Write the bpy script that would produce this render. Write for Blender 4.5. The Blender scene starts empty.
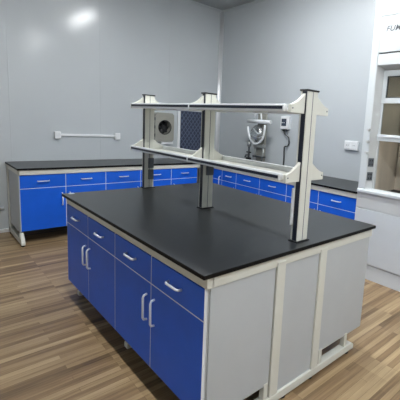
import bpy, bmesh, math, random
from mathutils import Vector, Matrix, Euler
C = bpy.context.scene
col = C.collection
random.seed(4)

# ---------------------------------------------------------------- camera
FZ = 0.085                                   # floor level under the fitted bench frame
cam_d = bpy.data.cameras.new('camera')
cam = bpy.data.objects.new('camera', cam_d); col.objects.link(cam)
yw, pt, rl = [math.radians(a) for a in (45.2439, 8.5718, 3.5104)]
fwd = Vector((-math.sin(yw)*math.cos(pt), math.cos(yw)*math.cos(pt), -math.sin(pt)))
rgt = Vector((math.cos(yw), math.sin(yw), 0)); upv = rgt.cross(fwd)
r2 = rgt*math.cos(rl) + upv*math.sin(rl); u2 = -rgt*math.sin(rl) + upv*math.cos(rl)
cam.matrix_world = Matrix(((r2.x, u2.x, -fwd.x, 3.2999), (r2.y, u2.y, -fwd.y, -0.896), (r2.z, u2.z, -fwd.z, 1.526+FZ), (0, 0, 0, 1)))
cam_d.sensor_width = 36; cam_d.lens = 36*365.07/400
cam_d.shift_x = (200-266.322)/400; cam_d.shift_y = -(200-179.398)/400
cam_d.clip_start = 0.05
C.camera = cam
# ---------------------------------------------------------------- world, exposure
w = bpy.data.worlds.new('world'); C.world = w; w.use_nodes = True
w.node_tree.nodes['Background'].inputs[0].default_value = (0.75, 0.82, 0.9, 1)
w.node_tree.nodes['Background'].inputs[1].default_value = 0.3
C.view_settings.view_transform = 'Standard'; C.view_settings.look = 'None'
C.view_settings.gamma = 1; C.view_settings.use_curve_mapping = False
C.view_settings.exposure = 1.6
# centre x, centre y, emission strength of the ceiling light fittings
LAMPS = [(0.50, 1.85, 42), (4.2, 1.85, 36), (0.50, -0.2, 26), (2.40, -0.2, 24), (4.2, -0.2, 28)]
CEIL = 3.60

# ---------------------------------------------------------------- materials
def lin(c):
    return tuple(((v/255)/12.92 if v/255 <= .04045 else ((v/255+.055)/1.055)**2.4) for v in c) + (1,)
def mat(name, rgb, rough=.5, metal=0., var=.05, scale=8, bump=0., spec=.5, coat=0., stretch=None):
    m = bpy.data.materials.new(name); m.use_nodes = True
    nt = m.node_tree; n = nt.nodes; b = n['Principled BSDF']
    b.inputs['Roughness'].default_value = rough; b.inputs['Metallic'].default_value = metal
    b.inputs['Specular IOR Level'].default_value = spec
    b.inputs['Coat Weight'].default_value = coat
    tc = n.new('ShaderNodeTexCoord'); mp = n.new('ShaderNodeMapping')
    if stretch: mp.inputs['Scale'].default_value = stretch
    no = n.new('ShaderNodeTexNoise'); no.inputs['Scale'].default_value = scale; no.inputs['Detail'].default_value = 4
    rp = n.new('ShaderNodeValToRGB'); c = lin(rgb)
    rp.color_ramp.elements[0].color = tuple(v*(1-var) for v in c[:3]) + (1,)
    rp.color_ramp.elements[1].color = tuple(min(1, v*(1+var)) for v in c[:3]) + (1,)
    rp.color_ramp.elements[0].position = .3; rp.color_ramp.elements[1].position = .7
    L = nt.links.new
    L(tc.outputs['Object'], mp.inputs['Vector']); L(mp.outputs['Vector'], no.inputs['Vector'])
    L(no.outputs['Fac'], rp.inputs['Fac']); L(rp.outputs['Color'], b.inputs['Base Color'])
    if bump:
        bp_ = n.new('ShaderNodeBump'); bp_.inputs['Strength'].default_value = bump; bp_.inputs['Distance'].default_value = .01
        L(no.outputs['Fac'], bp_.inputs['Height']); L(bp_.outputs['Normal'], b.inputs['Normal'])
    return m
M = {}
M['wall'] = mat('wall_panel_paint', (188, 194, 198), .4, var=.02, scale=1.2, spec=.5, coat=.5)
M['wall'].node_tree.nodes['Principled BSDF'].inputs['Coat Roughness'].default_value = .16
M['ceiling'] = mat('ceiling_panel', (170, 175, 178), .5, var=.02, scale=1)
M['trim'] = mat('aluminium_trim', (238, 240, 242), .34, .5, var=.03)
M['blue'] = mat('blue_laminate', (18, 94, 214), .42, var=.05, scale=5, spec=.4)
M['carcass'] = mat('carcass_board', (200, 203, 205), .5, var=.02)
M['edging'] = mat('pale_edging', (222, 226, 230), .5, var=.02)
M['greypanel'] = mat('grey_board', (180, 184, 187), .5, var=.025, scale=4)
M['cream'] = mat('cream_steel', (208, 208, 199), .4, var=.02)
M['top'] = mat('black_worktop', (31, 34, 37), .33, var=.12, scale=30, spec=.6, bump=.008)
M['topedge'] = mat('black_edge', (8, 8, 10), .5, var=.1, spec=.15)
M['black'] = mat('black_plastic', (14, 15, 19), .6, var=.1)
M['navy'] = mat('dark_navy_strip', (24, 30, 46), .4, var=.1)
M['white'] = mat('white_plastic', (232, 234, 236), .35, var=.01)
M['alu'] = mat('brushed_aluminium', (226, 229, 232), .3, .25, var=.03)
M['handle'] = mat('pale_handle', (214, 218, 226), .3, .15, var=.02)
M['hood'] = mat('hood_enamel', (208, 214, 217), .35, var=.01)
M['hoodgrey'] = mat('hood_grey_panel', (200, 203, 203), .45, var=.02)
M['liner'] = mat('hood_liner_board', (222, 211, 194), .55, var=.08, scale=3, stretch=(3, 3, .6))
M['seal'] = mat('dark_glazing_seal', (70, 74, 76), .5, var=.05)
M['socket'] = mat('dark_grey_socket', (92, 98, 104), .5, var=.05)
M['fanbox'] = mat('fan_box_beige', (146, 146, 138), .5, var=.04)
M['steel'] = mat('dull_steel', (170, 172, 170), .3, .8, var=.08)
M['darksteel'] = mat('dark_steel', (84, 88, 92), .4, .5, var=.1)
M['grille'] = mat('grille_navy', (52, 60, 82), .5, var=.08)
M['lattice'] = mat('lattice_bars', (94, 104, 126), .5, var=.06)
M['letter'] = mat('grey_lettering', (92, 98, 106), .5, var=.03)
M['paper'] = mat('white_paper', (225, 228, 230), .7, var=.02)
M['screen'] = mat('dark_display', (58, 68, 84), .2, var=.1)
M['rubber'] = mat('black_rubber', (22, 22, 22), .7, var=.1)
M['frost'] = mat('frosted_quartz', (232, 236, 238), .25, var=.02)

def glass(name, tint, mixf, rough=.05):
    m = bpy.data.materials.new(name); m.use_nodes = True; nt = m.node_tree; n = nt.nodes
    n.remove(n['Principled BSDF']); out = n['Material Output']
    t = n.new('ShaderNodeBsdfTransparent'); t.inputs[0].default_value = tint
    g = n.new('ShaderNodeBsdfGlossy'); g.inputs['Roughness'].default_value = rough
    f = n.new('ShaderNodeFresnel'); f.inputs[0].default_value = 1.45
    a = n.new('ShaderNodeMath'); a.operation = 'ADD'; a.inputs[1].default_value = mixf
    mx = n.new('ShaderNodeMixShader'); L = nt.links.new
    L(f.outputs[0], a.inputs[0]); L(a.outputs[0], mx.inputs[0]); L(t.outputs[0], mx.inputs[1]); L(g.outputs[0], mx.inputs[2])
    L(mx.outputs[0], out.inputs['Surface']); return m
M['pane'] = glass('window_glass', (.86, .88, .86, 1), .02)
M['flask'] = glass('flask_glass', (.9, .93, .94, 1), .22, .25)

def emit(name, rgb, s):
    m = bpy.data.materials.new(name); m.use_nodes = True; b = m.node_tree.nodes['Principled BSDF']
    b.inputs['Base Color'].default_value = (.8, .8, .8, 1)
    b.inputs['Emission Color'].default_value = rgb; b.inputs['Emission Strength'].default_value = s
    return m

def floor_mat():
    m = bpy.data.materials.new('laminate_strips'); m.use_nodes = True; nt = m.node_tree; n = nt.nodes; L = nt.links.new
    b = n['Principled BSDF']; b.inputs['Roughness'].default_value = .42
    tc = n.new('ShaderNodeTexCoord'); sp = n.new('ShaderNodeSeparateXYZ'); L(tc.outputs['Object'], sp.inputs[0])
    cb = n.new('ShaderNodeCombineXYZ'); L(sp.outputs['Y'], cb.inputs['X']); L(sp.outputs['X'], cb.inputs['Y'])
    def brick(wd, ht, off):
        k = n.new('ShaderNodeTexBrick'); L(cb.outputs[0], k.inputs['Vector'])
        k.inputs['Scale'].default_value = 1; k.inputs['Brick Width'].default_value = wd; k.inputs['Row Height'].default_value = ht
        k.inputs['Mortar Size'].default_value = .0012; k.inputs['Mortar Smooth'].default_value = .2; k.offset = off; k.offset_frequency = 3
        k.inputs['Color1'].default_value = (0, 0, 0, 1); k.inputs['Color2'].default_value = (1, 1, 1, 1); k.inputs['Mortar'].default_value = (.1, .1, .1, 1)
        return k
    k1 = brick(.7, .044, .37); k2 = brick(1.25, .132, .55)
    mx = n.new('ShaderNodeMix'); mx.data_type = 'RGBA'; mx.inputs[0].default_value = .3
    L(k1.outputs['Color'], mx.inputs[6]); L(k2.outputs['Color'], mx.inputs[7])
    # long grain streaks
    mp = n.new('ShaderNodeMapping'); mp.inputs['Scale'].default_value = (26, 1.1, 1); L(tc.outputs['Object'], mp.inputs[0])
    no = n.new('ShaderNodeTexNoise'); no.inputs['Scale'].default_value = 1.6; no.inputs['Detail'].default_value = 6; no.inputs['Roughness'].default_value = .6
    L(mp.outputs[0], no.inputs['Vector'])
    mx2 = n.new('ShaderNodeMix'); mx2.data_type = 'RGBA'; mx2.inputs[0].default_value = .55
    L(mx.outputs[2], mx2.inputs[6]); L(no.outputs['Fac'], mx2.inputs[7])
    rp = n.new('ShaderNodeValToRGB'); e = rp.color_ramp.elements
    e[0].position = .2; e[0].color = lin((80, 61, 43)); e[1].position = .75; e[1].color = lin((186, 162, 125))
    q = rp.color_ramp.elements.new(.45); q.color = lin((140, 115, 84))
    L(mx2.outputs[2], rp.inputs[0]); L(rp.outputs[0], b.inputs['Base Color'])
    return m
M['floor'] = floor_mat()

# ---------------------------------------------------------------- mesh helpers
class MB:
    def __init__(s): s.bm = bmesh.new()
    def box(s, x0, x1, y0, y1, z0, z1):
        vs = [s.bm.verts.new((x, y, z)) for x in (x0, x1) for y in (y0, y1) for z in (z0, z1)]
        for f in ((0, 1, 3, 2), (4, 6, 7, 5), (0, 4, 5, 1), (2, 3, 7, 6), (0, 2, 6, 4), (1, 5, 7, 3)):
            s.bm.faces.new([vs[i] for i in f])
        return s
    def prism(s, pts, axis, a, b):
        """outline pts in the two other axes, extruded along axis from a to b"""
        def P(u, v, t): return {0: (t, u, v), 1: (u, t, v), 2: (u, v, t)}[axis]
        A = [s.bm.verts.new(P(u, v, a)) for u, v in pts]; B = [s.bm.verts.new(P(u, v, b)) for u, v in pts]
        n = len(pts); s.bm.faces.new(A); s.bm.faces.new(B[::-1])
        for i in range(n): s.bm.faces.new((A[i], B[i], B[(i+1) % n], A[(i+1) % n]))
        return s
    def cyl(s, c, r, h, axis=2, seg=20, r2=None):
        c = Vector(c); r2 = r if r2 is None else r2
        def P(a, rr, t):
            u, v = rr*math.cos(a), rr*math.sin(a)
            return c + Vector({0: (t, u, v), 1: (u, t, v), 2: (u, v, t)}[axis])
        A = [s.bm.verts.new(P(2*math.pi*i/seg, r, 0)) for i in range(seg)]; B = [s.bm.verts.new(P(2*math.pi*i/seg, r2, h)) for i in range(seg)]
        s.bm.faces.new(A); s.bm.faces.new(B[::-1])
        for i in range(seg): s.bm.faces.new((A[i], B[i], B[(i+1) % seg], A[(i+1) % seg]))
        return s
    def tube(s, pts, r, seg=10, closed=False):
        pts = [Vector(p) for p in pts]; rings = []; n = len(pts); up = None
        for i, p in enumerate(pts):
            d = (pts[min(i+1, n-1)] - pts[max(i-1, 0)]).normalized()
            if up is None: up = d.orthogonal().normalized()
            up = (up - d*up.dot(d)).normalized(); sd = d.cross(up)
            rings.append([s.bm.verts.new(p + (up*math.cos(2*math.pi*k/seg) + sd*math.sin(2*math.pi*k/seg))*r) for k in range(seg)])
        for a, b in zip(rings, rings[1:]):
            for k in range(seg): s.bm.faces.new((a[k], a[(k+1) % seg], b[(k+1) % seg], b[k]))
        s.bm.faces.new(rings[0][::-1]); s.bm.faces.new(rings[-1]); return s
    def build(s, name, m, parent=None, bevel=0., smooth=False, origin=None):
        bmesh.ops.recalc_face_normals(s.bm, faces=s.bm.faces)
        if origin:
            bmesh.ops.translate(s.bm, verts=s.bm.verts, vec=-Vector(origin))
        me = bpy.data.meshes.new(name); s.bm.to_mesh(me); s.bm.free()
        o = bpy.data.objects.new(name, me); col.objects.link(o); me.materials.append(m)
        if smooth:
            for p in me.polygons: p.use_smooth = len(p.vertices) == 4
        if bevel:
            bv = o.modifiers.new('bevel', 'BEVEL'); bv.width = bevel; bv.segments = 2; bv.limit_method = 'ANGLE'; bv.angle_limit = math.radians(40)
        if parent: o.parent = parent
        if origin: o.location = origin
        return o
def tag(o, label, cat, group=None):
    o['label'] = label; o['category'] = cat
    if group: o['group'] = group
    return o
def thing(name, label, cat, loc, rotz=0, group=None):
    o = bpy.data.objects.new(name, None); col.objects.link(o); o.empty_display_size = .1
    o.location = loc; o.rotation_euler = (0, 0, rotz); return tag(o, label, cat, group)
def struct(name, mb, m, **k):
    o = mb.build(name, m, **k); o['kind'] = 'structure'; return o
def copy_tree(o, parent=None):
    c = o.copy(); col.objects.link(c)
    if parent: c.parent = parent
    for ch in list(o.children): copy_tree(ch, c)
    return c

# ---------------------------------------------------------------- room shell
WX, WY = -2.366, 3.345                       # wall planes seen in the photo
RX, RY = 5.2, -3.2
struct('floor', MB().box(WX-.1, RX+.1, RY-.1, WY+.1, -.05, 0), M['floor'])
struct('ceiling', MB().box(WX-.1, RX+.1, RY-.1, WY+.1, CEIL, CEIL+.05), M['ceiling'])
struct('wall_left', MB().box(WX-.1, WX, RY, WY, 0, CEIL), M['wall'])
struct('wall_back', MB().box(WX-.1, RX+.1, WY, WY+.1, 0, CEIL), M['wall'])
struct('wall_right', MB().box(RX, RX+.1, RY, WY, 0, CEIL), M['wall'])
struct('wall_front', MB().box(WX-.1, RX+.1, RY-.1, RY, 0, CEIL), M['wall'])
# rounded aluminium cove in the corner
cv = [(WX, WY), (WX+.06, WY)] + [(WX+.06-.06*math.sin(a)*1, WY-.06+.06*math.cos(a)) for a in []]
R_ = .055; arc = [(WX+R_-R_*math.cos(t), WY-R_+R_*math.sin(t)) for t in [math.pi/2*i/10 for i in range(11)]]
struct('trim_1', MB().prism([(WX, WY)] + arc, 2, 0, CEIL), M['trim'], smooth=True)
for i, y in enumerate((-1.06, .06, 1.18, 2.30)):
    struct(f'trim_{i+2}', MB().box(WX, WX+.0025, y-.006, y+.006, .05, CEIL-.03), M['wall'], bevel=.001)
struct('trim_6', MB().box(WX, WX+.018, RY, WY, CEIL-.03, CEIL), M['wall'], bevel=.004)
struct('trim_7', MB().box(WX, RX, WY-.018, WY, CEIL-.03, CEIL), M['wall'], bevel=.004)
struct('baseboard_left', MB().box(WX, WX+.012, RY, WY, 0, .05), M['trim'], bevel=.003)
struct('baseboard_back', MB().box(WX, RX, WY-.012, WY, 0, .05), M['trim'], bevel=.003)

# ---------------------------------------------------------------- ceiling lights
place_words = ['ceiling light between the reagent rack and the back bench', 'ceiling light at the far right end of the room',
               'ceiling light above the blue front of the island', 'ceiling light above the grey end of the island', 'ceiling light behind the camera']
for i, (x, y, s) in enumerate(LAMPS):
    t = thing('ceiling_light', 'long white ' + place_words[i], 'light', (x, y, CEIL-.06), 0, 'ceiling lights')
    MB().box(-.62, .62, -.09, .09, .02, .06).build('housing', M['white'], t, bevel=.004)
    MB().box(-.58, .58, -.065, .065, 0, .02).build('diffuser', emit(f'lamp_glow_{i}', (.97, .99, 1, 1), s), t)

# ---------------------------------------------------------------- cabinets
CZ0, SEAM, CZ1 = .175, .690, .853
def d_handle(parent, c, vertical=False, length=.125):
    """bowed handle on a front that faces local -Y, centre c on the front's face"""
    x, y, z = c; h = length/2; pr = .025
    prof = [(-h, .001), (-h+.004, -pr*.75), (-h+.016, -pr), (h-.016, -pr), (h-.004, -pr*.75), (h, .001)]
    pts = [((x, y+v, z+u) if vertical else (x+u, y+v, z)) for u, v in prof]
    return MB().tube(pts, .0068, 8).build('handle', M['handle'], parent, smooth=True)
def cabinet(name, label, loc, rotz, bays, depth, group, doors=True, drawer_handles=True, door_handles=None, side_grey=True, widths=None):
    """front faces local -Y at y=0, runs along +X; every bay has one drawer over one door"""
    t = thing(name, label, 'cabinet', loc, rotz, group)
    widths = widths or [.5]*bays; W = sum(widths)
    z0, z1 = CZ0, CZ1
    b = MB().box(0, .018, .004, depth, z0, z1).box(W-.018, W, .004, depth, z0, z1)
    b.box(.018, W-.018, .02, depth, z0, z0+.018).box(.018, W-.018, depth-.012, depth, z0, z1).box(.018, W-.018, .02, depth, z1-.02, z1)
    b.box(.018, W-.018, .006, .02, SEAM-.02, SEAM+.02)
    b.box(.018, W-.018, .016, .022, z0, z1)
    x = 0; g_ = .0028
    e_ = MB(); e_.box(0, W, -.013, .006, SEAM-.0028, SEAM+.0028).box(0, .003, -.013, .006, z0, z1).box(W-.003, W, -.013, .006, z0, z1)
    for i, wd in enumerate(widths):
        if i: b.box(x-.009, x+.009, .004, depth-.02, z0, z1); e_.box(x-g_, x+g_, -.013, .004, z0, z1)
        x += wd
    b.build('carcass', M['carcass'], t)
    e_.build('edging', M['edging'], t)
    MB().box(.006, W-.006, .022, depth-.004, z0-.006, z0-.0002).build('shade_board', M['darksteel'], t)  # dark sheet added to deepen the shade under the cabinet
    x = 0; g = .0035
    for i, wd in enumerate(widths):
        dr = MB().box(x+g, x+wd-g, -.014, .004, SEAM+g, z1-.004).build('drawer', M['blue'], t, bevel=.0015)
        if drawer_handles: d_handle(dr, (x+wd/2, -.014, .776))
        if doors:
            do = MB().box(x+g, x+wd-g, -.014, .004, z0+.002, SEAM-g).build('door', M['blue'], t, bevel=.0015)
            side = (door_handles or 'RL'*4)[i]
            if side in 'RL': d_handle(do, (x+wd-.045 if side == 'R' else x+.045, -.014, .535), True, .155)
        x += wd
    return t

# ---------------------------------------------------------------- the island
Z0, TOP = .912, .935
isl = MB().box(-.02, 2.045, 0, 1.4985, Z0, TOP).build('worktop', M['top'], bevel=.004)
isl.data.materials.append(M['topedge'])
for p in isl.data.polygons:
    if abs(p.normal.z) < .5: p.material_index = 1
tag(isl, 'large black worktop of the island bench carrying the reagent rack', 'worktop')

fr = thing('bench_frame', 'cream steel frame with wide foot rail carrying the island bench', 'frame', (0, 0, 0))
ap = MB()
ap.box(.0, 2.03, .030, .068, CZ1+.002, Z0).box(.0, 2.03, 1.44, 1.478, CZ1+.002, Z0).box(1.985, 2.03, .06, 1.44, CZ1+.002, Z0).box(.0, .04, .06, 1.44, CZ1+.002, Z0)
ap.build('apron', M['cream'], fr, bevel=.002)
for y0 in (.488, .868):
    MB().box(1.995, 2.035, y0, y0+.066, .068, Z0-.034).build('upright', M['cream'], fr, bevel=.003)
MB().box(2.004, 2.022, .554, .868, .068, CZ1+.02).build('service_panel', M['greypanel'], fr)
for x0 in (1.985, .985, .0):
    o = MB().prism([(.10, .018), (.10, .052), (.13, .07), (1.335, .07), (1.365, .052), (1.365, .018)], 0, x0, x0+.052).build('foot_rail', M['cream'], fr, bevel=.004)
    for y in (.16, .62, .88, 1.30):
        MB().cyl((x0+.026, y, 0), .022, .02, seg=14).build('foot_pad', M['rubber'], o, smooth=True)
    for y in (.2, 1.26) if x0 < 1.9 else (.20, .462, .964, 1.26):
        MB().box(x0+.008, x0+.044, y-.016, y+.016, .07, CZ0-.0065).build('bracket', M['cream'], fr, bevel=.002)

G1 = 'double blue cabinets along the island front'
c1 = cabinet('base_cabinet', 'blue double cabinet on the island front beside the grey end panels', (1.0, .044, 0), 0, 2, .44, G1, widths=[.5, .514])
c2 = cabinet('base_cabinet', 'blue double cabinet on the island front at its far end, below the white tag', (0.0, .044, 0), 0, 2, .44, G1)
c3 = cabinet('base_cabinet', 'blue double cabinet on the back of the island nearest the fume hood', (2.014, 1.462, 0), math.pi, 2, .52, 'double blue cabinets along the island back', widths=[.514, .5])
c4 = cabinet('base_cabinet', 'blue double cabinet on the back of the island facing the corner of the room', (1.0, 1.462, 0), math.pi, 2, .52, 'double blue cabinets along the island back')
for t, ys in ((c1, (.012, .452)), (c3, (.004, .426))):
    x = 1.014 if t is c1 else 0.0
    sgn = (x, x+.010) if t is c1 else (-.010, 0)
    MB().box(sgn[0], sgn[1], ys[0]-.0 if t is c1 else .004, .440 if t is c1 else .524, .155, CZ1).build('side_panel', M['greypanel'], t, bevel=.0015)
MB().box(-.012, 0, .012, .44, .155, CZ1).build('side_panel', M['greypanel'], c2, bevel=.0015)

# ---------------------------------------------------------------- reagent rack
rk = thing('reagent_rack', 'cream two-tier reagent rack with three posts standing on the island worktop', 'shelf', (0, 0, TOP))
PT = .872
def bracket_profile(sy, zb):
    """outline (y,z): from the post face out to the rail, top edge concave"""
    y0 = .747 + sy*.0462; y1 = .75 + sy*.168
    pts = [(y0, zb-.004), (y1, zb-.004), (y1, zb+.041)]
    for k in range(1, 8):
        t = k/8; pts.append((y1+(y0-y1)*t, zb+.041+.071*(t**1.6)))
    pts.append((y0, zb+.112)); return pts
posts = [(-.012, 'p'), (.953, 'p'), (1.922, 'p')]
for i, (x0, _) in enumerate(posts):
    po = MB().box(x0, x0+.053, .70, .793, .006, PT).build('post', M['cream'], rk, bevel=.004)
    MB().box(x0+.017, x0+.047, .6965, .7005, .01, PT-.002).build('groove_strip', M['navy'], po)
    MB().box(x0+.0528, x0+.0542, .745, .749, .01, PT-.002).build('joint_line', M['socket'], po)
    MB().box(x0-.004, x0+.057, .694, .799, PT, PT+.010).build('post_cap', M['black'], po, bevel=.003)
    MB().box(x0-.008, x0+.063, .688, .805, 0, .006).build('base_plate', M['black'], po, bevel=.002)
    if i == 0:
        for z in (.085, .195): MB().box(x0+.053, x0+.065, .735, .788, z, z+.095).build('power_socket', M['socket'], po, bevel=.003)
    elif i == 1:
        MB().box(x0+.053, x0+.067, .725, .788, .262, .345).build('power_socket', M['socket'], po, bevel=.003)
    else:
        MB().box(x0, x0+.014, .682, .70, .10, .32).build('switch_strip', M['white'], po, bevel=.004)
for zb in (.366, .750):
    for (xa, xb) in ((.024, .972), (.982, 1.915)):
        for yc in (.592, .908):
            sy = -1 if yc < .75 else 1
            ra = MB().box(xa, xb, yc-.017, yc+.017, zb, zb+.042).build('rail', M['alu'], rk, bevel=.006)
            ya = yc + sy*.0172
            MB().box(xa+.002, xb-.008, min(ya, ya+sy*.002), max(ya, ya+sy*.002), zb+.014, zb+.031).build('stripe', M['navy'], ra)
        MB().box(xa+.004, xb-.004, .61, .89, zb+.002, zb+.008).build('shelf_plate', M['cream'], rk)
    for i, (x0, _) in enumerate(posts):
        for sy in (-1, 1):
            pr = bracket_profile(sy, zb)
            xc = x0+.016 if i == 0 else (x0+.022 if i == 1 else x0+.03)
            br = MB().prism(pr, 0, xc-.010, xc+.010).build('bracket', M['cream'], rk, bevel=.002)
            yb = .75+sy*.153
            MB().cyl((xc+.010, yb, zb+.022), .0045, .002, axis=0, seg=10).build('screw', M['socket'], br)
tg = MB().box(-.006, .035, .045, .085, TOP, TOP+.003).build('paper_tag', M['paper'], bevel=.001)
tag(tg, 'small white tag lying on the far left corner of the island worktop', 'tag')

# ---------------------------------------------------------------- wall benches
LFX, RFY = -1.638, 2.618                      # worktop front edges
wt = MB().prism([(WX+.002, -.02), (LFX, -.02), (LFX, RFY), (1.188, RFY), (1.188, WY-.002), (WX+.002, WY-.002)], 2, Z0, TOP).build('worktop', M['top'], bevel=.003)
wt.data.materials.append(M['topedge'])
for p in wt.data.polygons:
    if abs(p.normal.z) < .5: p.material_index = 1
tag(wt, 'L-shaped black worktop running along the two walls into the corner', 'worktop')
S = .4917
lx = LFX-.022-.014
GL = 'blue cabinets under the left wall bench'; GR = 'blue cabinets under the back wall bench'
la = cabinet('base_cabinet', 'bright blue double cabinet at the open end of the left wall bench', (lx, 0, 0), math.pi/2, 2, .55, GL, widths=[S, S])
lb = cabinet('base_cabinet', 'bright blue double cabinet of the left wall bench behind the far rack post', (lx, 2*S, 0), math.pi/2, 2, .55, GL, widths=[S, S])
lc = cabinet('base_cabinet', 'bright blue single cabinet of the left wall bench next to the corner', (lx, 4*S, 0), math.pi/2, 1, .55, GL, widths=[S-.02], door_handles='L')
MB().box(-.006, 0, .004, .55, CZ0-.02, CZ1).build('side_panel', M['greypanel'], la)
ry = RFY+.022+.014
ra_ = cabinet('base_cabinet', 'narrow blue corner cabinet with upright handle where the wall benches meet', (-1.60, ry, 0), 0, 1, .55, GR, widths=[.33], drawer_handles=False, door_handles='R')
# its drawer front is part of a tall door: raise the handle
for ch in ra_.children:
    if ch.name.startswith('door'):
        for h in ch.children: h.location.z = .135
rb_ = cabinet('base_cabinet', 'blue single cabinet between the narrow corner cabinet and the double cabinets', (-1.27, ry, 0), 0, 1, .55, GR, widths=[.35], door_handles='R')
rc_ = cabinet('base_cabinet', 'blue double cabinet in the middle of the back wall bench', (-.92, ry, 0), 0, 2, .55, GR, widths=[.52, .52])
rd_ = cabinet('base_cabinet', 'blue double cabinet of the back wall bench beside the fume hood', (.12, ry, 0), 0, 2, .55, GR, widths=[.53, .53])

f2 = thing('bench_frame', 'cream steel frame with sloped foot carrying the left wall bench', 'frame', (0, 0, 0))
MB().box(LFX-.05, LFX-.012, .0, RFY+.01, CZ1+.002, Z0).build('apron', M['cream'], f2, bevel=.002)
MB().box(WX+.03, LFX-.05, -.008, .03, CZ1+.002, Z0).build('end_apron', M['cream'], f2, bevel=.002)
for i, y in enumerate((-.012, .96, 1.94)):
    MB().box(WX+.03, WX+.08, y-.0, y+.04, .05, Z0-.0 if i else Z0).build('upright', M['cream'], f2, bevel=.003) if i == 0 else MB().box(WX+.03, WX+.08, y, y+.04, .05, Z0).build('upright', M['cream'], f2, bevel=.003)
    o = MB().prism([(WX+.03, .022), (WX+.03, .085), (WX+.62, .085), (WX+.655, .16), (WX+.69, .16), (WX+.76, .05), (WX+.76, .022)], 1, y, y+.04).build('foot_rail', M['cream'], f2, bevel=.003)
    for x in (WX+.08, WX+.72): MB().cyl((x, y+.02, 0), .02, .024, seg=12).build('foot_pad', M['rubber'], o, smooth=True)
f3 = thing('bench_frame', 'cream steel frame under the back wall bench', 'frame', (0, 0, 0))
MB().box(LFX-.012, 1.185, RFY+.012, RFY+.05, CZ1+.002, Z0).build('apron', M['cream'], f3, bevel=.002)
for x in (-1.29, -.12, 1.14):
    MB().box(x, x+.04, WY-.08, WY-.03, .05, Z0).build('upright', M['cream'], f3, bevel=.003)
    o = MB().box(x, x+.04, RFY+.06, WY-.03, .022, .085).build('foot_rail', M['cream'], f3, bevel=.003)
    for y in (RFY+.12, WY-.1): MB().cyl((x+.02, y, 0), .02, .024, seg=12).build('foot_pad', M['rubber'], o, smooth=True)
    for y in (RFY+.14,): MB().box(x+.002, x+.038, y-.02, y+.02, .085, CZ0-.0065).build('bracket', M['cream'], f3)

# ---------------------------------------------------------------- things on the left wall
tk = thing('socket_trunking', 'white horizontal cable trunking with a socket box at each end on the left wall', 'socket', (WX, 1.01, 1.29))
MB().box(.0, .022, -.385, .37, -.013, .018).build('channel', M['white'], tk, bevel=.003)
for y in (-.458, .368):
    sb = MB().box(0, .045, y, y+.078, -.05, .048).build('socket_box', M['white'], tk, bevel=.005)
    MB().box(.045, .048, y+.01, y+.068, -.038, .036).build('socket_face', M['paper'], sb, bevel=.001)
pp = thing('wall_pipe', 'thin white pipe running low along the left wall from the bench end', 'pipe', (WX, 0, 0))
MB().tube([(.03, -2.9, .335), (.03, -.06, .335)], .02, 12).build('tube', M['white'], pp, smooth=True)
for y in (-2.2, -1.1, -.12): MB().box(0, .03, y-.015, y+.015, .31, .36).build('clip', M['white'], pp, bevel=.002)

fx = -2.2
fb = thing('fan_box', 'beige grey box with a round black fan opening on the left wall', 'fan', (fx, 2.14, 1.46))
nseg = 36; R0 = .106
b = MB()                                       # casing with a round hole in its front
fo = []
for k in range(nseg):
    a = 2*math.pi*k/nseg; ca, sa = math.cos(a), math.sin(a); s = min((.168/abs(ca)) if abs(ca) > 1e-6 else 9, (.235/abs(sa)) if abs(sa) > 1e-6 else 9)
    fo.append((b.bm.verts.new((0, R0*ca, R0*sa)), b.bm.verts.new((0, s*ca, s*sa)), b.bm.verts.new((-.165, s*ca, s*sa)), b.bm.verts.new((-.1, R0*ca, R0*sa))))
for k in range(nseg):
    A, B = fo[k], fo[(k+1) % nseg]
    b.bm.faces.new((A[0], B[0], B[1], A[1])); b.bm.faces.new((A[1], B[1], B[2], A[2])); b.bm.faces.new((A[0], A[3], B[3], B[0]))
b.build('casing', M['fanbox'], fb)
MB().cyl((-.1, 0, 0), R0, -.01, axis=0, seg=36).build('duct_back', M['black'], fb)
ring = [(0.004, (R0+.006)*math.cos(2*math.pi*k/36), (R0+.006)*math.sin(2*math.pi*k/36)) for k in range(37)]
MB().tube(ring, .007, 8).build('rim', M['black'], fb, smooth=True)
fbl = MB()
for k in range(6):
    a = 2*math.pi*k/6
    u = Vector((0, math.cos(a), math.sin(a))); v = Vector((0, -math.sin(a), math.cos(a)))
    q = [u*.03 - v*.012, u*.09 - v*.03, u*.095 + v*.02, u*.03 + v*.012]
    tw = [0, .0, .03, .01]
    A = [fbl.bm.verts.new(p + Vector((-.06+t, 0, 0))) for p, t in zip(q, tw)]; B = [fbl.bm.verts.new(p + Vector((-.064+t, 0, 0))) for p, t in zip(q, tw)]
    fbl.bm.faces.new(A); fbl.bm.faces.new(B[::-1])
    for i in range(4): fbl.bm.faces.new((A[i], B[i], B[(i+1) % 4], A[(i+1) % 4]))
fbl.build('fan_blades', M['black'], fb)
MB().cyl((-.08, 0, 0), .035, .04, axis=0, seg=18).build('fan_hub', M['black'], fb, smooth=True)
for z in (-.13, .0, .13): MB().box(-.06, .004, -.180, -.166, z-.025, z+.025).build('latch', M['darksteel'], fb, bevel=.003)
MB().box(-.165, -.02, -.05, .17, -.275, -.236).build('mounting_shelf', M['white'], fb, bevel=.004)

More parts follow.
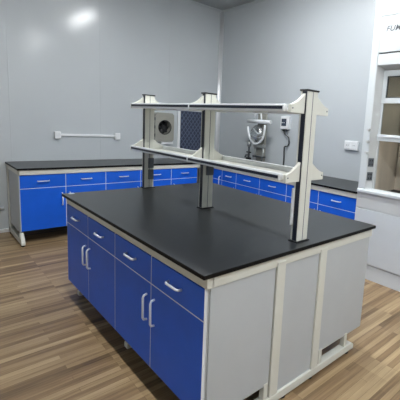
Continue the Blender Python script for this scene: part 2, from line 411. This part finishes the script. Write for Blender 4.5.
vp = thing('vent_panel', 'dark blue lattice vent panel in a pale frame between fan box and room corner', 'vent', (WX+.001, 2.74, 1.41))
hw, hh = .225, .345
MB().box(0, .01, -hw, hw, -hh, hh).build('backing', M['grille'], vp)
lt = MB()
def lat(p, q, wd=.005):
    p, q = Vector(p), Vector(q); d = (q-p).normalized(); n_ = Vector((-d.y, d.x))*wd
    lt.prism([tuple(p+n_), tuple(q+n_), tuple(q-n_), tuple(p-n_)], 0, .010, .016)
st = .075; sl = 1.35
for sg in (-1, 1):
    k = -1.2
    while k < 1.2:
        pts = []
        for (y, z) in ((-hw, k+sg*sl*-hw), (hw, k+sg*sl*hw)): pts.append([y, z])
        (ya, za), (yb, zb2) = pts
        # clip to +-hh
        t0, t1 = 0., 1.; dz = zb2-za
        for lim, sgn in ((hh, 1), (-hh, -1)):
            fa, fb_ = sgn*za-hh, sgn*zb2-hh
            if fa > 0 and fb_ > 0: t1 = -1; break
            if fa > 0: t0 = max(t0, fa/(fa-fb_))
            elif fb_ > 0: t1 = min(t1, fa/(fa-fb_))
        if t1-t0 > .02: lat((ya+(yb-ya)*t0, za+dz*t0), (ya+(yb-ya)*t1, za+dz*t1))
        k += st*1.35
lt.build('lattice', M['lattice'], vp)
fm = MB()
fm.box(0, .024, -hw-.05, -hw, -hh-.02, hh+.025).box(0, .024, hw, hw+.025, -hh-.02, hh+.025).box(0, .024, -hw, hw, hh, hh+.025).box(0, .024, -hw, hw, -hh-.02, -hh)
fm.build('frame', M['white'], vp, bevel=.003)

# ---------------------------------------------------------------- things on the back wall and bench
ws = thing('water_still', 'water still with white horizontal tube and glass loop on a steel stand', 'still', (-1.0, 3.12, TOP))
MB().box(-.19, .16, -.10, .12, 0, .03).build('base_plate', M['steel'], ws, bevel=.004)
MB().box(-.10, .09, .07, .10, .03, .85).build('back_plate', M['fanbox'], ws, bevel=.004)
MB().tube([(-.085, .03, .03), (-.085, .03, .36)], .014, 12).build('stand_rod', M['steel'], ws, smooth=True)
MB().tube([(.105, .03, .03), (.105, .03, .36)], .014, 12).build('stand_rod', M['steel'], ws, smooth=True)
MB().box(-.11, .13, .0, .07, .14, .165).build('crossbar', M['darksteel'], ws, bevel=.003)
MB().box(-.10, .12, .0, .07, .30, .345).build('crossbar', M['steel'], ws, bevel=.003)
MB().cyl((-.275, .02, .712), .031, .52, axis=0, seg=24).build('condenser_tube', M['frost'], ws, smooth=True)
MB().tube([(-.13, .03, .73), (-.13, .03, .82), (-.07, .04, .85), (.0, .04, .84), (.03, .03, .73)], .014, 10).build('steam_pipe', M['frost'], ws, smooth=True)
def cr(pts, n=6):
    pts = [Vector(p) for p in pts]; out = []
    P = [pts[0]*2-pts[1]] + pts + [pts[-1]*2-pts[-2]]
    for i in range(1, len(P)-2):
        for k in range(n):
            t = k/n; a, b_, c_, d = P[i-1:i+3]
            out.append(.5*((2*b_) + (c_-a)*t + (2*a-5*b_+4*c_-d)*t*t + (3*b_-a-3*c_+d)*t**3))
    return out + [pts[-1]]
MB().tube(cr([(-.235, -.02, .62), (-.215, -.02, .53), (-.16, -.02, .43), (-.08, -.02, .365), (.02, -.02, .36), (.11, -.02, .42), (.155, -.02, .52), (.17, -.02, .66)]), .017, 12).build('glass_loop', M['frost'], ws, smooth=True)
fl = MB(); prof = [(.02, .66), (.07, .64), (.125, .58), (.14, .5), (.12, .43), (.06, .385), (.0, .375)]
seg = 20; rings = []
for r, z in prof[:-1]: rings.append([fl.bm.verts.new((-.02+r*math.cos(2*math.pi*k/seg), .0+.6*r*math.sin(2*math.pi*k/seg), z)) for k in range(seg)])
for a, b_ in zip(rings, rings[1:]):
    for k in range(seg): fl.bm.faces.new((a[k], a[(k+1) % seg], b_[(k+1) % seg], b_[k]))
fl.bm.faces.new(rings[-1])
fl.build('glass_bulb', M['flask'], ws, smooth=True)
MB().tube(cr([(-.09, -.03, .60), (-.03, -.03, .55), (.04, -.03, .52), (.10, -.03, .56)]), .012, 8).build('coil', M['frost'], ws, smooth=True)
MB().tube(cr([(-.14, -.03, .50), (-.05, -.03, .47), (.05, -.03, .46), (.11, -.03, .48)]), .010, 8).build('coil', M['frost'], ws, smooth=True)
tv = MB().tube([(-.2, 0, .03), (-.2, 0, .44)], .016, 10).build('tap_pipe', M['darksteel'], ws, smooth=True)
MB().cyl((-.2, 0, .30), .033, .08, seg=14).build('valve_body', M['steel'], tv, smooth=True)
MB().tube([(-.2, 0, .16), (-.2, -.06, .16), (-.2, -.075, .12)], .014, 8).build('spout', M['darksteel'], tv, smooth=True)
MB().box(-.25, -.15, -.012, .012, .195, .215).build('tap_lever', M['black'], tv, bevel=.003)
MB().cyl((-.245, 0, .10), .02, .09, axis=0, seg=12).build('valve_knob', M['black'], tv, smooth=True)
MB().tube([(.135, -.02, .03), (.135, -.02, .1), (.12, 0, .14)], .013, 8).build('drain_pipe', M['darksteel'], ws, smooth=True)

ct = thing('control_box', 'white wall box with dark display and black cable hanging down to the back bench', 'controller', (-.605, WY, 1.652))
MB().box(-.078, .088, -.06, 0, -.10, .098).build('case', M['white'], ct, bevel=.01)
MB().box(-.052, .048, -.064, -.06, -.05, .06).build('display', M['screen'], ct, bevel=.002)
for x in (-.035, .005): MB().cyl((x, -.066, .0), .008, .003, axis=1, seg=10).build('button', M['white'], ct)
MB().box(-.04, .03, -.05, -.012, -.13, -.10).build('plug', M['black'], ct, bevel=.006)
MB().tube(cr([(-.01, -.035, -.13), (.02, -.035, -.18), (.085, -.03, -.22), (.105, -.03, -.30), (.08, -.03, -.355), (.02, -.03, -.37), (.012, -.03, -.42), (.02, -.03, -.56), (.02, -.035, -.705)]), .010, 8).build('cable', M['black'], ct, smooth=True)

sw = thing('wall_socket', 'white double wall socket left of the fume hood', 'socket', (.61, WY, 1.395))
MB().box(-.105, .105, -.035, 0, -.055, .065).build('case', M['white'], sw, bevel=.006)
for x in (-.05, .05):
    fz = MB().box(x-.04, x+.04, -.039, -.035, -.04, .05).build('face', M['paper'], sw, bevel=.002)
    for dx in (-.012, .012): MB().box(x+dx-.003, x+dx+.003, -.0405, -.039, .0, .014).build('slot', M['socket'], fz)

# ---------------------------------------------------------------- fume hood
hd = thing('fume_hood', 'tall white fume hood with glass sash and lettered top panel right of the back bench', 'fume hood', (1.2, 2.6, 0))
HW, HD, HT = 1.5, .74, 3.02
MB().box(.0, .02, .02, HD, .0, HT).box(HW-.02, HW, .02, HD, 0, HT).box(.02, HW-.02, .25, HD, HT-.02, HT).build('outer_case', M['hood'], hd)
for sgn in (0, 1):
    X = (lambda a: a) if not sgn else (lambda a: HW-a)
    xs = sorted((X(0), X(.088)))
    MB().box(xs[0], xs[1], .0, .09, .985, HT).build('front_post', M['hood'], hd, bevel=.012)
    jb = MB().prism([(X(.086), .004), (X(.124), .085), (X(.124), .13), (X(.07), .13), (X(.07), .004)], 2, .985, 2.275).build('jamb', M['hoodgrey'], hd)
    ang = math.atan2(.081, .038)
    if not sgn:
        for z in (1.275, 1.125):
            dirv = Vector((.038, .081, 0)).normalized(); nrm = Vector((.081, -.038, 0)).normalized()
            c = Vector((.086, .004, 0)) + dirv*.042
            k = MB(); 
            for (hw_, hh_, d0, d1) in ((.034, .045, 0, .006),):
                vs = [k.bm.verts.new(c + dirv*a + nrm*d + Vector((0, 0, z+zz))) for d in (d0, d1) for a, zz in ((-hw_, -hh_), (hw_, -hh_), (hw_, hh_), (-hw_, hh_))]
                k.bm.faces.new(vs[:4]); k.bm.faces.new(vs[4:])
                for i in range(4): k.bm.faces.new((vs[i], vs[(i+1) % 4], vs[4+(i+1) % 4], vs[4+i]))
            so = k.build('power_socket', M['socket'], hd, bevel=.002)
            k = MB()
            for a in (-.014, .014):
                for zz in (-.02, .02):
                    cc = c + dirv*a + nrm*.006 + Vector((0, 0, z+zz))
                    k.box(cc.x-.004, cc.x+.004, cc.y-.004, cc.y+.004, cc.z-.008, cc.z+.008)
            k.build('slots', M['black'], so)
        for z in (1.62, 1.495, 1.378):
            kb = MB().cyl((.07, 0, z), .016, -.03, axis=1, seg=16, r2=.013).build('tap_knob', M['hoodgrey'], hd, smooth=True)
MB().box(.088, HW-.088, .0, .03, 2.275, 2.385).build('lower_fascia', M['hood'], hd, bevel=.003)
MB().box(.088, HW-.088, .012, .03, 2.385, 2.40).build('shadow_gap', M['seal'], hd)
MB().box(.088, HW-.088, .0, .03, 2.40, 2.75).build('upper_fascia', M['hood'], hd, bevel=.003)
MB().box(.088, HW-.088, .004, .03, 2.757, HT).build('plenum_panel', M['hood'], hd, bevel=.003)
MB().prism([(.03, 2.275), (.03, 2.30), (.16, 2.26), (.16, 2.225)], 0, .088, HW-.088).build('soffit', M['hoodgrey'], hd)
# fixed upper window and sliding sash
SX0, SX1, SY = .124, HW-.124, .085
up_ = MB().box(SX0, SX0+.045, SY, SY+.03, 1.90, 2.235).box(SX1-.045, SX1, SY, SY+.03, 1.90, 2.235).box(SX0+.045, SX1-.045, SY, SY+.03, 2.175, 2.235).box(SX0+.045, SX1-.045, SY, SY+.03, 1.90, 1.955)
wn = up_.build('upper_window', M['hood'], hd, bevel=.004)
MB().box(SX0+.045, SX1-.045, SY+.010, SY+.016, 1.955, 2.175).build('pane', M['pane'], wn)
sl_ = MB().box(SX0+.045, SX0+.055, SY+.006, SY+.02, 1.955, 2.175).box(SX1-.055, SX1-.045, SY+.006, SY+.02, 1.955, 2.175).box(SX0+.055, SX1-.055, SY+.006, SY+.02, 2.165, 2.175).box(SX0+.055, SX1-.055, SY+.006, SY+.02, 1.955, 1.965)
sl_.build('seal', M['seal'], wn)
sa_ = MB().box(SX0, SX0+.028, SY+.004, SY+.028, 1.575, 1.90).box(SX1-.028, SX1, SY+.004, SY+.028, 1.575, 1.90).box(SX0, SX1, SY-.012, SY+.03, 1.508, 1.578).build('sash', M['hood'], hd, bevel=.005)
MB().box(SX0+.028, SX1-.028, SY+.012, SY+.018, 1.578, 1.90).build('pane', M['pane'], sa_)
MB().box(SX0+.02, SX1-.02, SY-.024, SY-.012, 1.548, 1.562).build('pull_rail', M['alu'], sa_, bevel=.003)
MB().box(SX0, SX0+.02, SY+.004, SY+.03, .985, 1.508).build('sash_track', M['hoodgrey'], hd)
MB().box(SX1-.02, SX1, SY+.004, SY+.03, .985, 1.508).build('sash_track', M['hoodgrey'], hd)
# chamber
MB().box(.07, .09, .13, .70, .925, 2.26).box(HW-.09, HW-.07, .13, .70, .925, 2.26).box(.09, HW-.09, .68, .70, .925, 2.26).box(.07, HW-.07, .13, .70, 2.26, 2.28).build('chamber_liner', M['liner'], hd)
bf = MB()
for x0 in (.12, .55, .98): bf.box(x0, x0+.40, .63, .645, 1.12, 1.62).box(x0, x0+.40, .60, .615, 1.66, 2.15)
bf.build('baffle', M['liner'], hd, bevel=.004)
MB().box(.02, HW-.02, .10, .70, .90, .925).build('chamber_floor', M['topedge'], hd)
MB().prism([(-.014, .945), (-.014, .975), (.01, .992), (.10, .992), (.10, .93)], 0, .0, HW).build('sill', M['hood'], hd, bevel=.004)
MB().box(.0, HW, .006, .03, .775, .944).build('service_fascia', M['hoodgrey'], hd, bevel=.002)
for (a, b_) in ((.004, HW/2-.002), (HW/2+.002, HW-.004)):
    do = MB().box(a, b_, -.004, .018, .175, .768).build('cupboard_door', M['hood'], hd, bevel=.004)
    xh = b_-.05 if a < .1 else a+.05
    MB().tube([(xh, -.003, .56), (xh, -.03, .565), (xh, -.03, .695), (xh, -.003, .70)], .006, 8).build('handle', M['alu'], do, smooth=True)
MB().box(.02, HW-.02, .02, HD, .158, .775).build('base_cupboard', M['hoodgrey'], hd)
MB().box(.0, HW, .012, .04, .0, .158).build('plinth', M['hood'], hd)
cl_ = MB().box(.45, HW-.45, .20, .29, 2.225, 2.255).build('added_fill_light', M['white'], hd, bevel=.003)  # added fill light, no known fitting: brightens the hood interior
MB().box(.47, HW-.47, .215, .275, 2.212, 2.225).build('added_fill_strip', emit('added_fill_glow', (.97, 1, 1, 1), 3.5), cl_)
# lettering
cu = bpy.data.curves.new('lettering', 'FONT'); cu.body = 'FUME HOOD'; cu.size = .075; cu.shear = .25; cu.extrude = .001; cu.space_character = 1.1; cu.offset = .0003
tmp = bpy.data.objects.new('tmp', cu); col.objects.link(tmp)
bpy.context.view_layer.update()
me = bpy.data.meshes.new_from_object(tmp.evaluated_get(bpy.context.evaluated_depsgraph_get()))
bpy.data.objects.remove(tmp)
le = bpy.data.objects.new('lettering', me); col.objects.link(le); me.materials.clear(); me.materials.append(M['letter'])
le.parent = hd; le.location = (.145, -.0015, 2.60); le.rotation_euler = (math.pi/2, 0, 0)
